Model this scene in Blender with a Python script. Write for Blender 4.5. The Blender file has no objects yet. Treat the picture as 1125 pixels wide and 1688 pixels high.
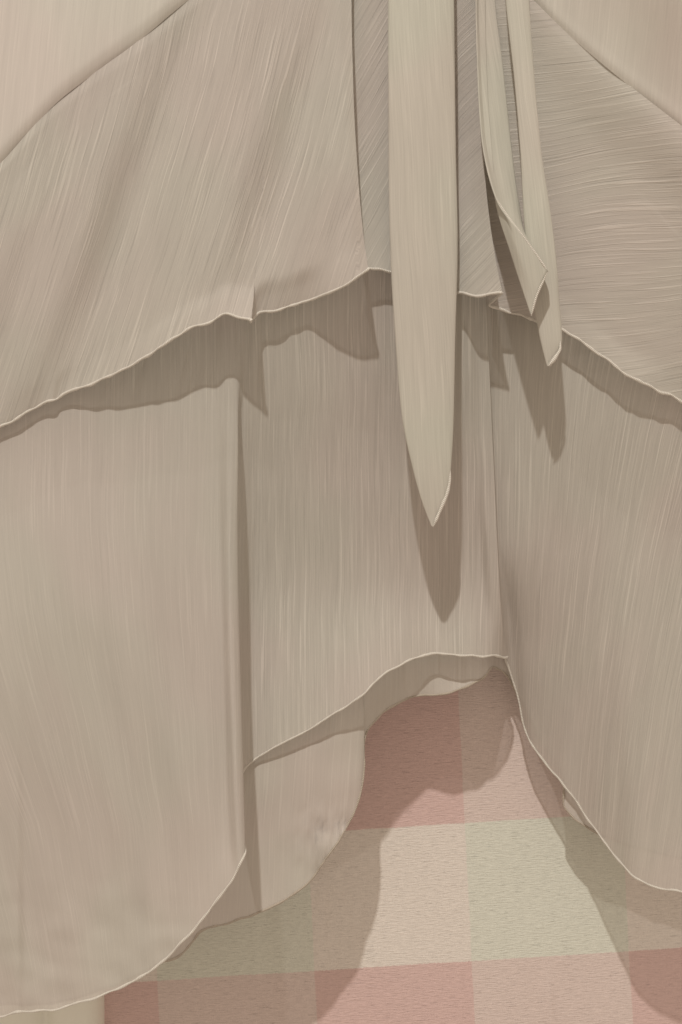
import bpy, math, random
import numpy as np
from mathutils import Vector, noise as mnoise

sc = bpy.context.scene
C = sc.collection

# ------------------------------------------------------------------ camera
CAM_Y, K = -0.75, 0.0004            # metres from the dress plane; metres per photo pixel on that plane
W, H = 1125.0, 1688.0
cam_d = bpy.data.cameras.new('camera')
cam = bpy.data.objects.new('camera', cam_d); C.objects.link(cam)
cam.location = (0, CAM_Y, 0); cam.rotation_euler = (math.radians(90), 0, 0)
cam_d.sensor_fit = 'VERTICAL'; cam_d.sensor_height = 24.0
cam_d.lens = 12.0 / ((H * K / 2) / abs(CAM_Y))
cam_d.clip_start = 0.01; cam_d.clip_end = 50
sc.camera = cam

# ------------------------------------------------------------------ light
world = bpy.data.worlds.new('World'); sc.world = world; world.use_nodes = True
bg = world.node_tree.nodes['Background']
bg.inputs['Color'].default_value = (1.0, 0.81, 0.64, 1); bg.inputs['Strength'].default_value = 0.54
ld = bpy.data.lights.new('ceiling_bulb', 'POINT'); ld.energy = 228.0; ld.color = (1.0, 0.96, 0.89)
ld.shadow_soft_size = 0.035
lo = bpy.data.objects.new('ceiling_bulb', ld); C.objects.link(lo); lo.location = (-0.34, -1.9, 2.45)
vs = sc.view_settings
vs.view_transform = 'Standard'; vs.look = 'None'; vs.exposure = 0.07; vs.gamma = 1.0
vs.use_curve_mapping = False
sc.cycles.transparent_max_bounces = 12
sc.cycles.max_bounces = 5

# ------------------------------------------------------------------ helpers
def px(u, v, y):
    """photo pixel + depth (metres behind the dress plane) -> world, numpy friendly"""
    f = (np.asarray(y) - CAM_Y) / abs(CAM_Y) * K
    return np.stack([(np.asarray(u) - W / 2) * f, np.asarray(y) + 0 * f, -(np.asarray(v) - H / 2) * f], -1)

def pchip(x, Y, xi):
    """monotone cubic through (x, Y[:,...]) sampled at xi"""
    x = np.asarray(x, float); Y = np.asarray(Y, float); xi = np.asarray(xi, float)
    n = len(x); h = np.diff(x)
    sh = (-1,) + (1,) * (Y.ndim - 1)
    d = np.diff(Y, axis=0) / h.reshape(sh)
    m = np.zeros_like(Y)
    if n == 2:
        m[:] = d[0]
    else:
        w1 = (2 * h[1:] + h[:-1]).reshape(sh); w2 = (h[1:] + 2 * h[:-1]).reshape(sh)
        same = d[:-1] * d[1:] > 0
        with np.errstate(divide='ignore', invalid='ignore'):
            hm = (w1 + w2) / (w1 / d[:-1] + w2 / d[1:])
        m[1:-1] = np.where(same, hm, 0)
        m[0] = d[0]; m[-1] = d[-1]
    k = np.clip(np.searchsorted(x, xi) - 1, 0, n - 2)
    t = ((xi - x[k]) / h[k]).reshape(sh); hk = h[k].reshape(sh)
    return ((2*t**3 - 3*t**2 + 1) * Y[k] + (t**3 - 2*t**2 + t) * hk * m[k]
            + (-2*t**3 + 3*t**2) * Y[k+1] + (t**3 - t**2) * hk * m[k+1])

def loft(cols, step=5.0, rows=120):
    """key columns of (u, v, y) from top to bottom -> grid [col, row, (u, v, y)]"""
    R = []
    ti = np.linspace(0, 1, rows)
    for c in cols:
        c = np.array(c, float)
        q = c * np.array([1, 1, 2500.0])
        s = np.r_[0, np.cumsum(np.linalg.norm(np.diff(q, axis=0), axis=1))]; s /= s[-1]
        R.append(pchip(s, c, ti))
    R = np.array(R)
    q = R[:, -1] * np.array([1, 1, 2500.0])
    q2 = R[:, rows // 2] * np.array([1, 1, 2500.0])
    ch = np.maximum(0.5 * (np.linalg.norm(np.diff(q, axis=0), axis=1) + np.linalg.norm(np.diff(q2, axis=0), axis=1)), 2.0)
    s = np.r_[0, np.cumsum(ch)]
    return pchip(s, R, np.linspace(0, s[-1], max(8, int(s[-1] / step)))), s

def fnoise(u, v, fu, fv, seed):
    out = np.zeros(u.shape)
    it = np.nditer(u, flags=['multi_index'])
    for x in it:
        i = it.multi_index
        out[i] = mnoise.noise(Vector((float(x) * fu, float(v[i]) * fv, seed)))
    return out

def grid_mesh(name, P, UV, mat, parent=None, crinkle=None):
    n, m = P.shape[:2]
    idx = np.arange(n * m).reshape(n, m)
    a = idx[:-1, :-1].ravel(); b = idx[1:, :-1].ravel(); c = idx[1:, 1:].ravel(); d = idx[:-1, 1:].ravel()
    F = np.stack([a, d, c, b], -1)
    me = bpy.data.meshes.new(name)
    me.from_pydata(P.reshape(-1, 3).tolist(), [], F.tolist())
    me.polygons.foreach_set('use_smooth', [True] * len(me.polygons))
    if UV is not None:
        ul = me.uv_layers.new(name='UVMap')
        ul.data.foreach_set('uv', UV.reshape(-1, 2)[F.ravel()].astype(np.float32).ravel())
    at = me.attributes.new('crinkle', 'FLOAT', 'POINT')
    at.data.foreach_set('value', (np.ones(n * m) if crinkle is None else crinkle.ravel()).astype(np.float32))
    me.materials.append(mat); me.update()
    o = bpy.data.objects.new(name, me); C.objects.link(o); o.parent = parent
    return o

def tube(name, pts, r, mat, parent, sides=8, flat=1.0, wob=0.0, taper=0.0):
    pts = np.array(pts, float)
    # even out spacing
    s = np.r_[0, np.cumsum(np.linalg.norm(np.diff(pts, axis=0), axis=1))]
    keep = np.r_[True, np.diff(s) > 1e-7]; pts = pts[keep]; s = s[keep]
    n = max(8, int(s[-1] / 0.0011))
    si = np.linspace(0, s[-1], n)
    P = np.stack([np.interp(si, s, pts[:, k]) for k in range(3)], -1)
    T = np.gradient(P, axis=0); T /= np.linalg.norm(T, axis=1)[:, None] + 1e-12
    ref = np.array([0, 1.0, 0])
    N = np.cross(T, ref); N /= np.linalg.norm(N, axis=1)[:, None] + 1e-9
    B = np.cross(T, N)
    rr = r * (1 + wob * np.array([mnoise.noise(Vector((float(x) * 160, r * 9000, 3.1))) for x in si]))
    if taper: rr = rr * np.clip(np.minimum(si, (s[-1] - si) * 3) / taper, 0.05, 1) ** 0.6
    A = np.linspace(0, 2 * math.pi, sides + 1)
    G = P[:, None] + rr[:, None, None] * (np.cos(A)[None, :, None] * N[:, None] + flat * np.sin(A)[None, :, None] * B[:, None])
    UV = np.stack([np.broadcast_to(si[:, None], (n, sides + 1)), np.broadcast_to(A[None] / 6.283, (n, sides + 1))], -1)
    return grid_mesh(name, G, UV, mat, parent)

# ------------------------------------------------------------------ materials
def nodes(mat):
    mat.use_nodes = True; nt = mat.node_tree; nt.nodes.clear(); return nt
def N(nt, t, **kw):
    n = nt.nodes.new(t)
    for k, v in kw.items():
        if k in n.inputs.keys() if isinstance(k, str) else False: n.inputs[k].default_value = v
        else: setattr(n, k, v)
    return n
def mathn(nt, op, a, b=None, clamp=False):
    n = nt.nodes.new('ShaderNodeMath'); n.operation = op; n.use_clamp = clamp
    for i, x in enumerate((a, b)):
        if x is None: continue
        if isinstance(x, (int, float)): n.inputs[i].default_value = x
        else: nt.links.new(x, n.inputs[i])
    return n.outputs[0]
def ramp(nt, src, lo_, hi_):
    n = nt.nodes.new('ShaderNodeMapRange'); n.clamp = True; n.interpolation_type = 'SMOOTHSTEP'
    nt.links.new(src, n.inputs[0]); n.inputs[1].default_value = lo_; n.inputs[2].default_value = hi_
    return n.outputs[0]
def nz(nt, vec, sx, sy, detail=2.0, rough=0.5, off=0.0):
    mp = nt.nodes.new('ShaderNodeMapping'); mp.inputs['Scale'].default_value = (sx, sy, 1); mp.inputs['Location'].default_value = (off, off * 1.7, off)
    nt.links.new(vec, mp.inputs['Vector'])
    t = nt.nodes.new('ShaderNodeTexNoise'); t.inputs['Scale'].default_value = 1.0
    t.inputs['Detail'].default_value = detail; t.inputs['Roughness'].default_value = rough
    nt.links.new(mp.outputs[0], t.inputs['Vector'])
    return t.outputs['Fac']
def mixc(nt, fac, a, b, blend='MIX'):
    n = nt.nodes.new('ShaderNodeMix'); n.data_type = 'RGBA'; n.blend_type = blend
    for i, x in ((0, fac), (6, a), (7, b)):
        if isinstance(x, (int, float)): n.inputs[i].default_value = x
        elif isinstance(x, tuple): n.inputs[i].default_value = (*x, 1) if len(x) == 3 else x
        else: nt.links.new(x, n.inputs[i])
    return n.outputs[2]

def chiffon(name, base, slub=1.0, fine=1.0, transp=0.10, trans=0.22, bump=0.5):
    mat = bpy.data.materials.new(name); nt = nodes(mat); L = nt.links
    uv = N(nt, 'ShaderNodeUVMap').outputs[0]
    # let the threads waver a little
    wv = nz(nt, uv, 6, 9, 2)
    cmb = N(nt, 'ShaderNodeCombineXYZ'); L.new(mathn(nt, 'MULTIPLY', mathn(nt, 'SUBTRACT', wv, 0.5), 0.006), cmb.inputs[0])
    ad = N(nt, 'ShaderNodeVectorMath', operation='ADD'); L.new(uv, ad.inputs[0]); L.new(cmb.outputs[0], ad.inputs[1])
    q = ad.outputs[0]
    a = ramp(nt, nz(nt, q, 560, 10, 1.0, 0.5), 0.60, 0.67)         # long pulled slubs
    b = ramp(nt, nz(nt, q, 900, 16, 1.0, 0.5, 7.3), 0.57, 0.66)     # shorter slubs
    d = ramp(nt, nz(nt, q, 700, 13, 1.0, 0.5, 21.0), 0.59, 0.68)   # dark hollows between them
    f = mathn(nt, 'ADD', mathn(nt, 'MULTIPLY', nz(nt, q, 1050, 13, 1.0, 0.5, 3.7), 0.5), mathn(nt, 'MULTIPLY', nz(nt, q, 1250, 36, 1.0, 0.5, 15.0), 0.5))                          # crinkle
    wv2 = nz(nt, uv, 2600, 2600, 1.0, 0.5)                          # weave speckle
    big = nz(nt, uv, 55, 5, 3.0, 0.55, 13.0)                        # uneven density of the cloth
    patch = ramp(nt, nz(nt, uv, 10, 8, 2.0, 0.5, 31.0), 0.3, 0.65)
    a = mathn(nt, 'MULTIPLY', a, mathn(nt, 'ADD', mathn(nt, 'MULTIPLY', patch, 0.8), 0.25))
    att = N(nt, 'ShaderNodeAttribute'); att.attribute_name = 'crinkle'; cr = att.outputs['Fac']
    sl = mathn(nt, 'MULTIPLY', mathn(nt, 'ADD', mathn(nt, 'MULTIPLY', a, 1.0), mathn(nt, 'MULTIPLY', b, 0.45), True), cr)
    d = mathn(nt, 'MULTIPLY', d, cr)
    f = mathn(nt, 'ADD', mathn(nt, 'MULTIPLY', mathn(nt, 'SUBTRACT', f, 0.5), cr), 0.5)
    col = mixc(nt, mathn(nt, 'MULTIPLY', sl, 0.50 * slub), base, tuple(min(1, c * 1.30) for c in base))
    col = mixc(nt, mathn(nt, 'MULTIPLY', d, 0.42 * slub), col, tuple(c * 0.72 for c in base))
    var = mathn(nt, 'ADD', mathn(nt, 'MULTIPLY', mathn(nt, 'SUBTRACT', f, 0.5), 0.62 * fine),
                mathn(nt, 'ADD', mathn(nt, 'MULTIPLY', mathn(nt, 'SUBTRACT', wv2, 0.5), 0.20),
                      mathn(nt, 'MULTIPLY', mathn(nt, 'SUBTRACT', big, 0.5), 0.16)))
    hv = N(nt, 'ShaderNodeHueSaturation'); L.new(col, hv.inputs['Color']); L.new(mathn(nt, 'ADD', var, 1.0), hv.inputs['Value'])
    col = hv.outputs[0]
    tint = nz(nt, uv, 9, 7, 2.0, 0.5, 47.0)
    col = mixc(nt, ramp(nt, tint, 0.38, 0.62), mixc(nt, 0.5, col, mixc(nt, 1.0, col, (1.02, 0.985, 0.985), 'MULTIPLY')), mixc(nt, 1.0, col, (0.985, 1.01, 0.99), 'MULTIPLY'))
    hgt = mathn(nt, 'ADD', mathn(nt, 'MULTIPLY', sl, 0.9 * slub), mathn(nt, 'MULTIPLY', f, 0.8 * fine))
    hgt = mathn(nt, 'SUBTRACT', hgt, mathn(nt, 'MULTIPLY', d, 0.35 * slub))
    bp = N(nt, 'ShaderNodeBump'); bp.inputs['Strength'].default_value = bump; bp.inputs['Distance'].default_value = 0.0005
    L.new(hgt, bp.inputs['Height'])
    pb = N(nt, 'ShaderNodeBsdfPrincipled'); L.new(col, pb.inputs['Base Color']); pb.inputs['Roughness'].default_value = 0.72
    pb.inputs['Specular IOR Level'].default_value = 0.18
    pb.inputs['Sheen Weight'].default_value = 0.10; pb.inputs['Sheen Roughness'].default_value = 0.4
    L.new(bp.outputs[0], pb.inputs['Normal'])
    tl = N(nt, 'ShaderNodeBsdfTranslucent'); L.new(col, tl.inputs['Color']); L.new(bp.outputs[0], tl.inputs['Normal'])
    m1 = N(nt, 'ShaderNodeMixShader'); m1.inputs[0].default_value = trans
    L.new(pb.outputs[0], m1.inputs[1]); L.new(tl.outputs[0], m1.inputs[2])
    tr = N(nt, 'ShaderNodeBsdfTransparent')
    m2 = N(nt, 'ShaderNodeMixShader')
    L.new(mathn(nt, 'MULTIPLY', mathn(nt, 'SUBTRACT', 1.0, mathn(nt, 'MULTIPLY', sl, 0.6)), transp), m2.inputs[0])
    L.new(m1.outputs[0], m2.inputs[1]); L.new(tr.outputs[0], m2.inputs[2])
    out = N(nt, 'ShaderNodeOutputMaterial'); L.new(m2.outputs[0], out.inputs[0])
    return mat

def thread_mat(name, base):
    mat = bpy.data.materials.new(name); nt = nodes(mat); L = nt.links
    uv = N(nt, 'ShaderNodeUVMap').outputs[0]
    sp = N(nt, 'ShaderNodeSeparateXYZ'); L.new(uv, sp.inputs[0])
    ph = mathn(nt, 'ADD', mathn(nt, 'MULTIPLY', sp.outputs[0], 6283 / 1.1), mathn(nt, 'MULTIPLY', sp.outputs[1], 6.283))
    s = mathn(nt, 'SINE', ph)
    n2 = nz(nt, uv, 220, 3, 2)
    h = mathn(nt, 'ADD', mathn(nt, 'MULTIPLY', s, 0.5), n2)
    bp = N(nt, 'ShaderNodeBump'); bp.inputs['Strength'].default_value = 0.6; bp.inputs['Distance'].default_value = 0.0006; L.new(h, bp.inputs['Height'])
    col = mixc(nt, n2, tuple(c * 0.82 for c in base), tuple(min(1, c * 1.12) for c in base))
    pb = N(nt, 'ShaderNodeBsdfPrincipled'); L.new(col, pb.inputs['Base Color']); pb.inputs['Roughness'].default_value = 0.6
    pb.inputs['Specular IOR Level'].default_value = 0.25
    L.new(bp.outputs[0], pb.inputs['Normal'])
    out = N(nt, 'ShaderNodeOutputMaterial'); L.new(pb.outputs[0], out.inputs[0])
    return mat

BASE = (0.628, 0.592, 0.552)
M_top = chiffon('chiffon_flounce', BASE, 0.85, 0.55, 0.18, 0.24, 0.6)
M_low = chiffon('chiffon_crinkle', BASE, 0.4, 0.65, 0.25, 0.22, 0.65)
M_back = chiffon('chiffon_lining', (0.605, 0.565, 0.525), 0.15, 0.25, 0.10, 0.20, 0.25)
M_bod = chiffon('chiffon_bodice', BASE, 0.2, 0.35, 0.04, 0.15, 0.25)
M_tie = chiffon('chiffon_tie', (0.565, 0.545, 0.49), 0.35, 0.5, 0.05, 0.10, 0.3)
M_thr = thread_mat('hem_thread', (0.72, 0.685, 0.625))
M_thr2 = thread_mat('hem_thread_dull', (0.50, 0.44, 0.37))

def gingham(name, pw, ph, ang, ox, oz):
    mat = bpy.data.materials.new(name); nt = nodes(mat); L = nt.links
    uv = N(nt, 'ShaderNodeUVMap').outputs[0]
    sp = N(nt, 'ShaderNodeSeparateXYZ'); L.new(uv, sp.inputs[0])
    jx = mathn(nt, 'MULTIPLY', mathn(nt, 'SUBTRACT', nz(nt, uv, 25, 25, 3), 0.5), 0.0016)
    jh = mathn(nt, 'MULTIPLY', mathn(nt, 'SUBTRACT', nz(nt, uv, 900, 900, 2), 0.5), 0.0022)
    def band(c, p, o, duty=0.5, per=2.0):
        x = mathn(nt, 'ADD', mathn(nt, 'ADD', c, jx), jh)
        t = mathn(nt, 'FRACT', mathn(nt, 'ADD', mathn(nt, 'DIVIDE', mathn(nt, 'SUBTRACT', x, o), per * p), 100.0))
        e = 0.0004 / p
        return mathn(nt, 'MULTIPLY', ramp(nt, t, 0.0, e), mathn(nt, 'SUBTRACT', 1.0, ramp(nt, t, duty, duty + e)))
    bx_, bz_ = band(sp.outputs[0], pw, ox), band(sp.outputs[1], ph, oz, 1.18 / 2.18, 2.18)
    white, mix_h, mix_v, rose = (0.69, 0.70, 0.625), (0.69, 0.585, 0.55), (0.755, 0.70, 0.65), (0.665, 0.495, 0.47)
    c0 = mixc(nt, bx_, white, mix_v); c1 = mixc(nt, bx_, mix_h, rose)
    col = mixc(nt, bz_, c0, c1)
    sx = nz(nt, uv, 150, 1100, 3, 0.6)          # horizontal weft slubs
    sy = nz(nt, uv, 1500, 160, 2, 0.6, 5.0)
    sp2 = nz(nt, uv, 1900, 1900, 1, 0.5, 9.0)
    wp = ramp(nt, nz(nt, uv, 90, 900, 2, 0.6, 17.0), 0.62, 0.76)
    var = mathn(nt, 'ADD', mathn(nt, 'MULTIPLY', mathn(nt, 'SUBTRACT', sx, 0.5), 0.42),
                mathn(nt, 'ADD', mathn(nt, 'MULTIPLY', mathn(nt, 'SUBTRACT', sy, 0.5), 0.14), mathn(nt, 'MULTIPLY', mathn(nt, 'SUBTRACT', sp2, 0.5), 0.26)))
    hv = N(nt, 'ShaderNodeHueSaturation'); L.new(col, hv.inputs['Color']); L.new(mathn(nt, 'ADD', var, 1.0), hv.inputs['Value'])
    hgt = mathn(nt, 'ADD', mathn(nt, 'ADD', sx, mathn(nt, 'MULTIPLY', sy, 0.4)), mathn(nt, 'MULTIPLY', wp, 0.4))
    bp = N(nt, 'ShaderNodeBump'); bp.inputs['Strength'].default_value = 0.9; bp.inputs['Distance'].default_value = 0.0008; L.new(hgt, bp.inputs['Height'])
    pb = N(nt, 'ShaderNodeBsdfPrincipled'); L.new(hv.outputs[0], pb.inputs['Base Color']); pb.inputs['Roughness'].default_value = 0.85
    pb.inputs['Specular IOR Level'].default_value = 0.12
    L.new(bp.outputs[0], pb.inputs['Normal'])
    out = N(nt, 'ShaderNodeOutputMaterial'); L.new(pb.outputs[0], out.inputs[0])
    return mat

def paint(name, base, rough=0.4):
    mat = bpy.data.materials.new(name); nt = nodes(mat); L = nt.links
    tc = N(nt, 'ShaderNodeTexCoord').outputs['Object']
    n1 = nz(nt, tc, 30, 30, 4); 
    col = mixc(nt, n1, tuple(c * 0.93 for c in base), base)
    bp = N(nt, 'ShaderNodeBump'); bp.inputs['Strength'].default_value = 0.12; bp.inputs['Distance'].default_value = 0.001; L.new(nz(nt, tc, 220, 40, 3), bp.inputs['Height'])
    pb = N(nt, 'ShaderNodeBsdfPrincipled'); L.new(col, pb.inputs['Base Color']); pb.inputs['Roughness'].default_value = rough
    L.new(bp.outputs[0], pb.inputs['Normal'])
    out = N(nt, 'ShaderNodeOutputMaterial'); L.new(pb.outputs[0], out.inputs[0])
    return mat

# ------------------------------------------------------------------ background: wall, door frame, checked curtain
YG = 0.088                                   # depth of the checked cloth
def plane_grid(u0, u1, v0, v1, nx, ny):
    u, v = np.meshgrid(np.linspace(u0, u1, nx), np.linspace(v0, v1, ny), indexing='ij')
    return u, v
u, v = plane_grid(-700, 1800, -700, 2400, 2, 2)
wl = grid_mesh('wall', px(u, v, np.full(u.shape, 0.16)), None, paint('wall_paint', (0.55, 0.50, 0.42), 0.8))
wl['kind'] = 'structure'

ANG = math.radians(-3.6)
u, v = plane_grid(60, 1500, -300, 2050, 280, 300)
yy = YG + 0.0015 * fnoise(u, v, 1 / 330., 1 / 420., 2.0) + 0.0006 * fnoise(u, v, 1 / 90., 1 / 150., 5.0)
yy -= 0.0022 * np.exp(-((u - 906 - (v - 1640) * 0.03) / 7.0) ** 2) * np.clip((v - 1585) / 60, 0, 1)
f = (YG - CAM_Y) / abs(CAM_Y) * K
gx, gz = (u - W / 2) * f, -(v - H / 2) * f
ca, sa = math.cos(ANG), math.sin(ANG)
# rotate the weave: rows rise to the right
UVg = np.stack([gx * ca - gz * math.sin(math.radians(-2.9)), gx * math.sin(ANG) + gz * ca], -1)
def guv(pu, pv):
    x, z = (pu - W / 2) * f, -(pv - H / 2) * f
    return x * ca - z * math.sin(math.radians(-2.9)), x * math.sin(ANG) + z * ca
x_edge = guv(520, 1640)[0]; x_edge2 = guv(780, 1640)[0]
z_top = guv(778, 1357)[1]; z_bot = guv(778, 1585)[1]
pw, ph = x_edge2 - x_edge, z_top - z_bot
mg = gingham('checked_cotton', pw, ph, ANG, x_edge, z_top)
cu = grid_mesh('checked_curtain', px(u, v, yy), UVg, mg)
cu['label'] = 'dusty pink and white checked cotton curtain hanging behind the chiffon dress'
cu['category'] = 'curtain'

# door frame: moulded profile extruded vertically
prof = [(-300, .150), (-300, .072), (-60, .072), (-30, .067), (0, .063), (40, .0625), (58, .066), (66, .071), (76, .0705), (86, .066), (104, .0615), (128, .061), (144, .064), (156, .071), (161, .080), (162, .15)]
pu = np.array([p[0] for p in prof], float); py = np.array([p[1] for p in prof])
t = np.r_[0, np.cumsum(np.hypot(np.diff(pu), np.diff(py) * 2500))]
ti = np.linspace(0, t[-1], 90)
pu2, py2 = np.interp(ti, t, pu), np.interp(ti, t, py)
vv = np.linspace(-300, 2050, 3)
U = np.repeat(pu2[:, None], 3, 1); Yv = np.repeat(py2[:, None], 3, 1); V = np.repeat(vv[None], len(ti), 0)
ff = (0.064 - CAM_Y) / abs(CAM_Y) * K
P = np.stack([(U - W / 2) * ff, Yv, -(V - H / 2) * ff], -1)
df = grid_mesh('door_frame', P, None, paint('cream_paint', (0.88, 0.88, 0.80), 0.45))
df['label'] = 'cream painted door frame moulding beside the edge of the checked curtain'
df['category'] = 'door frame'

# ------------------------------------------------------------------ the dress
dress = bpy.data.objects.new('chiffon_dress', None); C.objects.link(dress)
dress.location = (0, -0.01, 0.44)
dress['label'] = 'pale taupe crinkled chiffon dress with two flounces and hanging ties'
dress['category'] = 'dress'
bpy.context.view_layer.update()
inv = np.array(dress.matrix_world.inverted())
def loc(P): return P + inv[:3, 3]            # the empty is only translated

def cloth(name, cols, mat, grain, hem=None, hem_mat=None, step=5.0, rows=130, wr=(0.0, 1, 1), ripple=None, seed=1.0, hem_wave=0.0, crinkle=None):
    G, s = loft(cols, step, rows)
    u, v, y = G[..., 0], G[..., 1], G[..., 2].copy()
    tt = np.linspace(0, 1, rows)[None, :]
    if hem_wave:
        k = np.clip((tt - 0.93) / 0.07, 0, 1) ** 1.5
        n1 = np.array([mnoise.noise(Vector((i * step / 26.0, seed * 3.3, 0))) for i in range(G.shape[0])])[:, None]
        n2 = np.array([mnoise.noise(Vector((i * step / 38.0, seed * 7.3, 5))) for i in range(G.shape[0])])[:, None]
        v = v + hem_wave * k * n1; y = y + 0.0009 * k * n2
    if wr[0]: y = y + wr[0] * fnoise(u, v, 1.0 / wr[1], 1.0 / wr[2], seed) * np.clip(tt * 8, 0, 1)
    if ripple is not None: y = y + ripple(u, v, tt)
    P = loc(px(u, v, y))
    g, h = grain(u, v)
    UV = np.stack([g * K + seed * 0.37, h * K + seed * 0.61], -1)
    o = grid_mesh(name, P, UV, mat, dress, None if crinkle is None else crinkle(u, v))
    if hem:
        tube('hem', P[:, -1], hem, hem_mat or M_thr, o, wob=0.6)
    return o, P

# --- back panel whose hem shows under the front tier
hb = [(-300,1632,.004),(-120,1655,.004),(60,1656,.004),(180,1628,.004),(270,1586,.004),(300,1572,.005),(317,1553,.005),(331,1536,.003),(380,1521,.002),(430,1503,.002),(500,1463,.003),
      (545,1405,.006),(570,1367,.010),(588,1330,.014),(598,1290,.018),(601,1258,.020),(600,1232,.021),(604,1208,.022),(616,1190,.024),(640,1169,.028),(690,1147,.031),
      (735,1143,.025),(770,1131,.024),(798,1116,.030),(812,1101,.040),(824,1104,.048),(838,1117,.056),(852,1142,.066),(872,1180,.068),(900,1236,.064),
      (922,1266,.058),(930,1294,.052),(929,1324,.048),(941,1343,.046),(980,1371,.043),(1015,1386,.046),(1080,1405,.036),(1180,1425,.030),(1320,1440,.030)]
cols = []
n = len(hb)
for i, (hu, hv, hy) in enumerate(hb):
    k = min(1, max(0, (hu - 790) / 35.0))
    if hu > 815: hy = max(hy, np.interp(hu, [815, 824, 838, 852, 872, 900, 922, 930, 980, 1320], [.046, .056, .064, .073, .075, .072, .060, .052, .045, .032]))
    a = .016 * (1 - k) + .056 * k
    a += .016 * (1 - k)
    fv = float(np.interp(hu, [424, 500, 558, 600, 645, 690, 840], [1249, 1208, 1172, 1144, 1105, 1083, 1081]))
    fy = float(np.interp(hu, [424, 560, 600, 645, 690, 762, 800, 820, 837], [.001, .000, .001, .006, .011, .012, .016, .024, .042]))
    gap = .0035 + .0125 * min(1, max(0, (hu - 425) / 165.0))
    v1 = min(fv + 12, hv - 25); y1 = (fy + gap) * (1 - k) + (a + (hy - a) * .4) * k
    v2 = v1 + (hv - v1) * .5; y2 = y1 + (hy - y1) * .5
    cols.append([(hu, -330, a), (hu, 300, a), (hu, 940, a), (hu, 0.4 * 940 + .6 * v1, max(y1, .45 * a + .55 * y1)), (hu, v1, y1), (hu, v2, y2), (hu, hv, hy)])
cloth('back_panel', cols, M_back, lambda u, v: (u + 0.05 * v, v), hem=0.00075, hem_mat=M_thr2, rows=110, step=4.0,
      wr=(0.0022, 60, 70), seed=2.0, hem_wave=2.5,
      ripple=lambda u, v, t: 0.006 * np.exp(-((u - 535) / 50.) ** 2 - ((v - 1385) / 45.) ** 2) * fnoise(u + 0.7 * v, v, 1 / 26., 1 / 14., 4.4))

# --- lower tier: left panel folds back, middle panel, folds back again, right panel
cols = []
for hu, hv, hy in [(-200,1650,-.034),(-100,1668,-.036),(-40,1676,-.037),(0,1676,-.038),(28,1668,-.040),(44,1667,-.037),(80,1666,-.038),(120,1656,-.039),(170,1640,-.040),(230,1612,-.041),
                   (280,1574,-.042),(320,1532,-.043),(358,1484,-.044),(385,1448,-.045)]:
    k = (hu + 200) / 600.0
    ut = -200 + 560 * k ** 0.95
    bell = -.010 - .010 * math.sin(min(1, max(0, k)) * math.pi)
    cols.append([(ut, 360, .002), (ut + (hu - ut) * .25, 700, -.001 - .005 * max(0, k)), (ut + (hu - ut) * .5, 1050, bell - .013), (ut + (hu - ut) * .8, 1380, hy * .86 - .006), (hu, hv, hy - .010)])
cols.append([(362, 360, -.010), (370, 560, -.006), (377, 660, -.008), (378, 730, -.0125), (377, 860, -.0205), (379, 1010, -.030), (383, 1150, -.039), (388, 1290, -.048), (394, 1428, -.055)])
cols.append([(378, 360, -.010), (385, 560, -.006), (391, 660, -.0070), (393, 730, -.010), (392, 860, -.0165), (394, 1010, -.025), (398, 1150, -.033), (402, 1290, -.042), (405, 1405, -.050)])
cols.append([(388, 360, -.010), (393, 560, -.005), (394, 660, -.0055), (390, 730, -.005), (387, 860, -.010), (388, 1010, -.016), (392, 1150, -.020), (394, 1270, -.028), (397, 1370, -.034)])
cols.append([(395, 360, -.010), (400, 560, -.004), (397, 660, -.002), (389, 730, .002), (384, 860, .001), (382, 1010, -.002), (384, 1120, -.007), (387, 1220, -.013), (390, 1310, -.018)])
cols.append([(404, 360, -.011), (408, 560, -.003), (404, 660, .001), (399, 730, .005), (394, 860, .010), (394, 1010, .010), (396, 1120, .005), (400, 1200, -.001), (403, 1268, -.002)])
def midcol(ut, hu, hv, hy, b=.005):
    return [(ut, 360, -.017), (ut + (hu - ut) * .3, 600, -.004), (ut + (hu - ut) * .6, 800, .012), (ut + (hu - ut) * .8, 960, .019 + .2 * max(0, hy)), (hu, hv, hy)]
for ut, hu, hv, hy in [(420,424,1249,.001),(445,455,1231,.001),(480,500,1208,.001),(530,558,1172,.000),(570,600,1144,.001),(590,618,1124,.003),(610,645,1105,.006),(650,690,1083,.011),
                       (680,722,1077,.013),(715,762,1081,.012),(755,800,1081,.016)]:
    cols.append(midcol(ut, hu, hv, hy))
cols.append([(782, 360, -.013), (788, 520, -.004), (796, 700, .004), (806, 900, .012), (814, 1000, .018), (820, 1082, .024)])
cols.append([(798, 360, -.010), (803, 520, -.004), (809, 650, .001), (816, 800, .006), (823, 950, .014), (830, 1040, .027), (837, 1083, .042)])
cols.append([(798, 360, -.005), (801, 520, .002), (806, 650, .008), (812, 800, .013), (819, 950, .023), (826, 1040, .035), (833, 1087, .050)])
cols.append([(800, 360, -.003), (804, 520, .005), (809, 650, .012), (815, 800, .018), (822, 950, .028), (829, 1040, .040), (836, 1094, .056)])
R = [(808,846,1122,.060),(816,857,1160,.062),(824,863,1192,.062),(834,873,1220,.059),(848,889,1244,.055),(866,911,1272,.050),(880,925,1287,.047),(905,962,1339,.041),(925,989,1377,.033),
     (950,1021,1419,.022),(980,1053,1450,.010),(1010,1090,1465,.003),(1045,1126,1471,-.001),(1120,1210,1486,-.004),(1230,1330,1495,-.004)]
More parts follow.
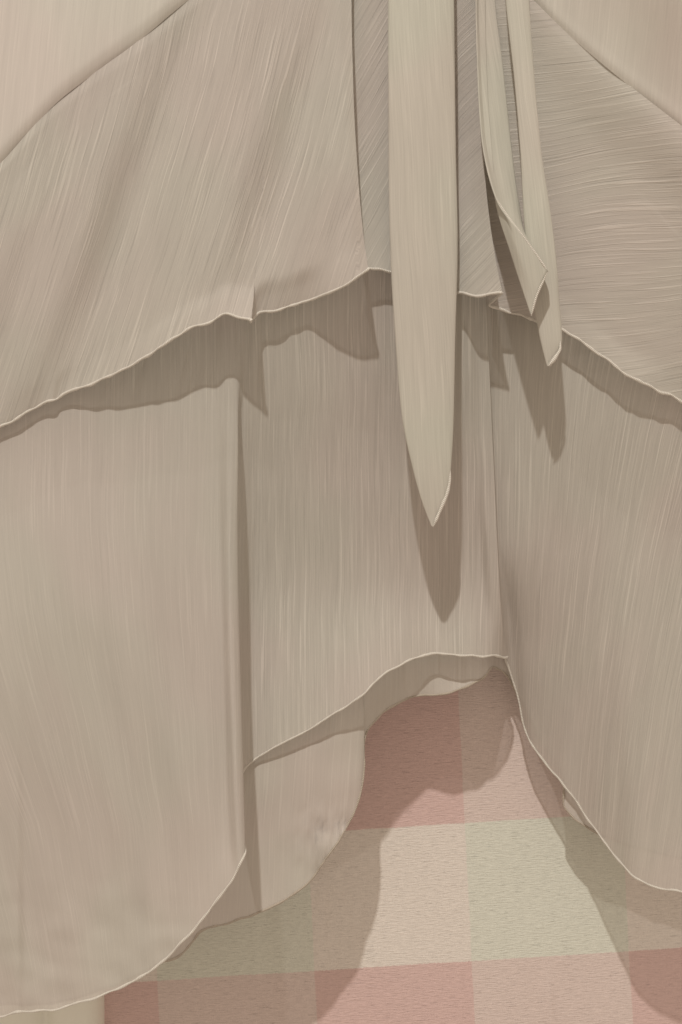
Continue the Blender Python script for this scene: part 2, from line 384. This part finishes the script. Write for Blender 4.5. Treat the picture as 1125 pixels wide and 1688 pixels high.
for ut, hu, hv, hy in R:
    k = min(1, (ut - 800) / 200.0)
    cols.append([(ut, 360, .004), (ut + (hu - ut) * .22, 600, .010 - .012 * k), (ut + (hu - ut) * .55, 900, .024 - .018 * k), (ut + (hu - ut) * .78, (900 + hv) / 2, (.024 - .018 * k) * .45 + hy * .55), (hu, hv, hy)])
def g_low(u, v):
    lean_l = np.where(u < 400, (400 - u) / 400 * 0.36 * np.clip((v - 760) / 500, 0, 1.2), 0)
    k = np.clip((u - 815) / 310, 0, 1.3)
    across = u - np.where(u < 400, lean_l * (v - 900) * .8, 0) + k * 0.27 * (v - 700)
    return across, v
cols = [[(c[0][0], -300, .000)] + [(c[0][0], 60, -.002)] + list(c) for c in cols]
lt, Plow = cloth('lower_tier', cols, M_low, g_low, hem=0.00075, rows=240, step=4.0, wr=(0.0018, 95, 420), seed=3.0, hem_wave=3.0,
      crinkle=lambda u, v: np.where(u < 408, 0.42 + 0.4 * np.clip((760 - v) / 200, 0, 1), 1.0),
      ripple=lambda u, v, t: 0.0005 * np.sin(u / 23.0 + v / 400.0) * np.clip(t * 3, 0, 1) * (u > 410)
      + 0.0030 * fnoise(u - 0.38 * v, v, 1 / 75., 1 / 420., 9.0) * np.clip((v - 760) / 300, 0, 1) * np.clip((390 - u) / 70, 0, 1)
      + 0.0016 * fnoise(u + 0.9 * v, v - .6 * u, 1 / 60., 1 / 45., 19.0) * np.clip((v - 1420) / 120, 0, 1) * np.clip((390 - u) / 70, 0, 1))

# --- upper flounce: left panel with flutes, middle strip under the ties, right panel
cols = []
ys0 = lambda q: float(np.interp(q, [-100, 0, 200, 400, 560, 760, 880, 1000, 1125, 1300], [-.010, -.011, -.014, -.020, -.020, -.016, -.023, -.035, -.045, -.050]))
SMU = [-300, 60, 140, 220, 300, 360, 415, 470, 530, 570, 608, 800, 1400]
SMY = [-.010, -.010, -.014, -.021, -.027, -.029, -.028, -.025, -.029, -.035, -.042, -.012, -.014]
def fl(tu, tv, hu, hv, hy, bow=0.0):
    y0 = ys0(tu); c = [(tu, tv, y0)]
    ys = float(np.interp(hu, SMU, SMY))
    for k in (.04, .3, .55, .72, .84, .91, .96):
        uu = tu + (hu - tu) * k + bow * math.sin(k * math.pi); w = tv + (hv - tv) * k
        e = min(1, max(0, (k - .91) / .09)); e = e * e * (3 - 2 * e)
        y1 = y0 - (.0022 if tu < 700 else .0008)
        y_ = y1 + (ys - y1) * max(0, (k - .04) / .96) ** (1.9 if tu < 700 else 0.8) + (hy - ys) * e
        c.append((uu, w, y_))
    c.append((hu, hv, hy)); return c
LF = [(-160,420,-260,830,-.009),(-60,322,-150,785,-.009),(0,270,-90,748,-.009),(60,203,-20,714,-.010),(100,163,20,694,-.009),(140,132,62,671,-.009),(160,117,86,659,-.011),(166,113,94,656,-.009),(174,107,104,650,-.010),
      (205,85,140,638,-.015),(245,54,190,616,-.020),(285,20,240,588,-.025),(320,-8,280,562,-.030),(345,-28,303,546,-.031),(380,-55,345,531,-.034),(405,-73,372,517,-.036),(425,-88,396,523,-.038),(440,-100,415,527,-.040)]
for a in LF: cols.append(fl(*a, bow=12))
cols.append(fl(443,-102, 413,529,-.033, bow=12)); cols.append(fl(447,-104, 417,526,-.024, bow=11))
MF = [(456,-112,429,516,-.020),(476,-126,466,509,-.020),(492,-138,498,497,-.020),(510,-148,530,488,-.027),(530,-152,556,477,-.034),(550,-152,584,460,-.041)]
for a, w in zip(MF, (11, 10, 8, 5, 3, 1)): cols.append(fl(*a, bow=w))
def edge(pts): cols.append(pts)
edge([(580,-155,-.024),(580,0,-.025),(583,150,-.030),(590,280,-.034),(600,390,-.041),(608,444,-.045)])
edge([(579,-155,-.018),(577,0,-.018),(578,150,-.021),(583,280,-.026),(592,390,-.034),(600,441,-.037)])
edge([(582,-155,-.014),(579,0,-.014),(579,150,-.015),(583,280,-.019),(591,390,-.026),(598,439,-.031)])
edge([(600,-155,-.016),(598,0,-.015),(600,150,-.015),(604,280,-.018),(612,390,-.024),(620,442,-.028)])
for tu, hu, hv, hy in [(630,648,449,-.027),(680,700,470,-.024),(725,752,484,-.024),(755,785,486,-.029)]:
    edge([(tu,-155,-.018),(tu+4,0,-.017),(tu+8,150,-.016),(tu+14,300,-.019),(hu,hv,hy)])
edge([(790,-155,-.014),(791,0,-.016),(793,150,-.019),(800,290,-.026),(810,380,-.030),(820,440,-.033),(829,482,-.035)])
edge([(788,-155,-.010),(787,0,-.011),(788,150,-.012),(793,290,-.016),(802,380,-.021),(812,440,-.025),(821,490,-.028)])
edge([(788,-155,-.008),(786,0,-.008),(786,150,-.008),(790,290,-.009),(797,380,-.011),(803,440,-.013),(807,502,-.014)])
RF = [(800,-75,838,513,-.011),(830,-48,872,524,-.010),(858,-22,905,539,-.011),(880,0,926,543,-.013),(895,15,946,555,-.014),(920,40,984,581,-.015),(960,76,1037,619,-.017),(1000,110,1072,637,-.016),(1050,150,1100,650,-.014),(1125,208,1135,667,-.013),(1190,258,1200,697,-.014),(1300,345,1310,745,-.014)]
for a in RF:
    cols.append(fl(*a))
ui = lambda x, a, b: np.clip((x - a) / (b - a), 0, 1)
def g_top(u, v):
    # the flounce is cut on a circle, so the threads turn from steep on the left to level on the right
    kl = ui(u, 585, 640); kr = ui(u, 770, 850)
    gl = u + 0.27 * (v - 300) + 0.00010 * (v - 200) ** 2 * (u < 590); hl = v - 0.2 * u
    th = 0.60 + 0.45 * ui(u, 640, 760)
    gm = 0.86 * u + th * v * 0.8; hm = v * 0.8 - u * 0.6
    gr = v + 0.13 * u + 5 * np.sin(u / 60.0 + v / 90.); hr = u - 0.1 * v
    return gl, hl, gm, hm, gr, hr
# grain is switched at the two folds, found by column index below
G, S = loft(cols, 4.0, 150)
hemu, hemv = G[:, -1, 0], G[:, -1, 1]
yh = G[:, -1, 2]
F1 = int(np.argmin(np.where((hemu > 560) & (hemu < 640), yh, 0)))
F2 = int(np.argmin(np.where((hemu > 780) & (hemu < 860), yh, 0)))
def grain_top(u, v):
    gl, hl, gm, hm, gr, hr = g_top(u, v)
    i = np.arange(u.shape[0])[:, None] + 0 * u
    g = np.where(i <= F1, gl, np.where(i <= F2, gm + 900, gr + 2000)); h = np.where(i <= F1, hl, np.where(i <= F2, hm + 900, hr + 2000))
    return g, h
def rip_top(u, v, t):
    g = u + 0.27 * (v - 300)
    left = np.clip((600 - u) / 60, 0, 1)
    env = np.sin(np.clip(t, 0, 1) * math.pi) ** 0.7
    r = 0.0052 * np.sin(g / 34.0 + 0.8) * np.clip((g) / 120, .3, 1) + 0.0022 * np.sin(g / 19.0 + v / 260.0 + 1.0)
    return left * env * r * 0.8
fo, Pf = cloth('upper_flounce', cols, M_top, grain_top, hem=0.0009, rows=150, step=4.0, wr=(0.0014, 110, 300), seed=4.0, ripple=rip_top, hem_wave=4.0)

# --- bodice above the curved seam
seam = [(-260,520),(-160,420),(-60,322),(0,270),(30,236),(60,203),(100,163),(140,132),(174,107),(205,85),(245,54),(285,20),(320,-8),(380,-55),(440,-100),(520,-150),(640,-175),(740,-150),(800,-75),(830,-48),(858,-22),(880,0),(920,40),(960,76),(1000,110),(1050,150),(1125,208),(1190,258),(1300,345)]
yb = lambda q: ys0(q) - .0032
cols = [[(su + 20, -320, yb(su) + (.010 if su < 500 else -.02 if su < 870 else -.02 - .035 * min(1, (su - 870) / 200))), (su + 8, sv - max(60, (sv + 320) * .5), yb(su) + (.003 if su < 500 else -.006 if su < 870 else -.006 - .020 * min(1, (su - 870) / 200))), (su + 2, sv - 30, yb(su) + .0005), (su + .6, sv - 10, yb(su) + .0019), (su, sv + 1, ys0(su) + .0004)] for su, sv in seam]
cloth('bodice', cols, M_bod, lambda u, v: (u + 0.1 * v, v), rows=80, step=6, wr=(0.004, 110, 380), seed=5.0)

# --- ties: closed flattened tubes of cloth
def tie(name, left, right, y, thick, grain_lean, seed, mat=M_tie, vtop=-200, rows=170, bulge_skew=0.0):
    """left/right: outlines [(u, v)], y: [(v, depth of the middle)], thick in metres"""
    lv = np.array([p[1] for p in left], float); lu = np.array([p[0] for p in left], float)
    rv = np.array([p[1] for p in right], float); ru = np.array([p[0] for p in right], float)
    tt = np.linspace(0, 1, rows)
    Lc = pchip(np.r_[0, np.cumsum(np.hypot(np.diff(lu), np.diff(lv)))] / np.sum(np.hypot(np.diff(lu), np.diff(lv))), np.stack([lu, lv], -1), tt)
    Rc = pchip(np.r_[0, np.cumsum(np.hypot(np.diff(ru), np.diff(rv)))] / np.sum(np.hypot(np.diff(ru), np.diff(rv))), np.stack([ru, rv], -1), tt)
    yv = np.array([p[0] for p in y], float); yy = np.array([p[1] for p in y], float)
    m = 44
    A = np.linspace(0, 2 * math.pi, m + 1)
    a = (1 - np.cos(A)) / 2                      # 0 left .. 1 right .. 0
    d = -np.sign(np.sin(A)) * np.abs(np.sin(A)) ** 0.8   # front negative
    Uu = Lc[:, None, 0] * (1 - a) + Rc[:, None, 0] * a
    Vv = Lc[:, None, 1] * (1 - a) + Rc[:, None, 1] * a
    wid = np.hypot(Rc[:, 0] - Lc[:, 0], Rc[:, 1] - Lc[:, 1])
    th = thick * np.clip(wid / wid.max(), 0.15, 1)
    Yy = np.interp(Vv, yv, yy) + th[:, None] * d * 0.5
    Yy = Yy + 0.0012 * fnoise(Uu, Vv, 1 / 55., 1 / 260., seed) + bulge_skew * (a - .5)[None, :]
    P = loc(px(Uu, Vv, Yy))
    UV = np.stack([(Uu + grain_lean * Vv) * K + seed * .3, Vv * K + seed * .7], -1)
    o = grid_mesh(name, P.transpose(1, 0, 2), UV.transpose(1, 0, 2), mat, dress)
    return o, Lc, Rc

def edge_tube(parent, pts, r, mat=M_thr):
    pts = np.array(pts, float)
    s = np.r_[0, np.cumsum(np.linalg.norm(np.diff(pts[:, :2], axis=0), axis=1))]
    q = pchip(s, pts, np.linspace(0, s[-1], 60))
    tube('seam_edge', loc(px(q[:, 0], q[:, 1], q[:, 2])), r, mat, parent, wob=0.5, taper=0.012)

t1, Lc, Rc = tie('tie', [(640,-200),(640,0),(641,300),(645,450),(652,560),(662,680),(680,770),(697,830),(711,866)],
                 [(747,-200),(749,0),(752,250),(755,400),(751,560),(748,700),(743,780),(733,826),(715,869)],
                 [(-200,-.034),(0,-.034),(450,-.034),(870,-.031)], 0.008, -0.06, 6.0)
edge_tube(t1, [(743,775,-.0318),(741.5,795,-.0322),(737,815,-.0326),(730,832,-.0328),(722,851,-.0328),(715,867,-.0325)], 0.0011)
t1['label'] = 'longest and widest hanging tie'

# right tie
t3, _, _ = tie('tie', [(822,-200),(834,0),(848,130),(858,250),(866,390),(880,500),(893,570),(902,603)],
               [(866,-200),(873,0),(881,120),(893,250),(908,350),(917,420),(923,500),(927,560),(909,604)],
               [(-200,-.032),(0,-.033),(300,-.035),(604,-.036)], 0.006, -0.12, 7.0)
edge_tube(t3, [(924,562,-.037),(924,573,-.0375),(918,586,-.038),(910,597,-.038),(904,603,-.038)], 0.0012)
t3['label'] = 'narrow tie with a pale stitched tip'

# middle tie: its lower corner is turned towards the viewer
cols = [
 [(800,-200,-.028),(800,0,-.029),(804,150,-.032),(812,260,-.038),(818,330,-.044),(845,424,-.050),(876,521,-.053)],
 [(788,-200,-.030),(787,0,-.031),(790,120,-.033),(796,220,-.037),(816,318,-.046),(838,370,-.052),(858,420,-.056),(884,490,-.055)],
 [(785,-200,-.032),(785,0,-.033),(788,120,-.035),(794,220,-.040),(818,327,-.050),(864,392,-.057),(903,447,-.058)],
 [(790,-200,-.029),(790,0,-.030),(794,120,-.032),(800,220,-.036),(824,327,-.045),(868,392,-.052),(903,449,-.054)],
 [(806,-200,-.026),(816,0,-.027),(829,107,-.028),(840,213,-.030),(850,299,-.033),(866,392,-.037),(884,449,-.040)],
]
cols = [[(a, b, c + .005) for a, b, c in q] for q in cols]
G, S = loft(cols, 2.0, 140)
P = loc(px(G[..., 0], G[..., 1], G[..., 2] + 0.0006 * fnoise(G[..., 0], G[..., 1], 1 / 50., 1 / 180., 8.0)))
UV = np.stack([(G[..., 0] - 0.15 * G[..., 1]) * K + 2.2, G[..., 1] * K + 1.1], -1)
t2 = grid_mesh('tie', P, UV, M_tie, dress)
sm = t2.modifiers.new('cloth_thickness', 'SOLIDIFY'); sm.thickness = 0.0009; sm.offset = 0
t2['label'] = 'tie with its lower corner folded over'
edge_tube(t2, [(903,447,-.0535),(897,461,-.0525),(890,476,-.0515),(884,491,-.0505),(876,521,-.0485)], 0.0007)
edge_tube(t2, [(817,325,-.0450),(838,357,-.0485),(864,391,-.0523),(885,420,-.053),(903,447,-.0535)], 0.0005)
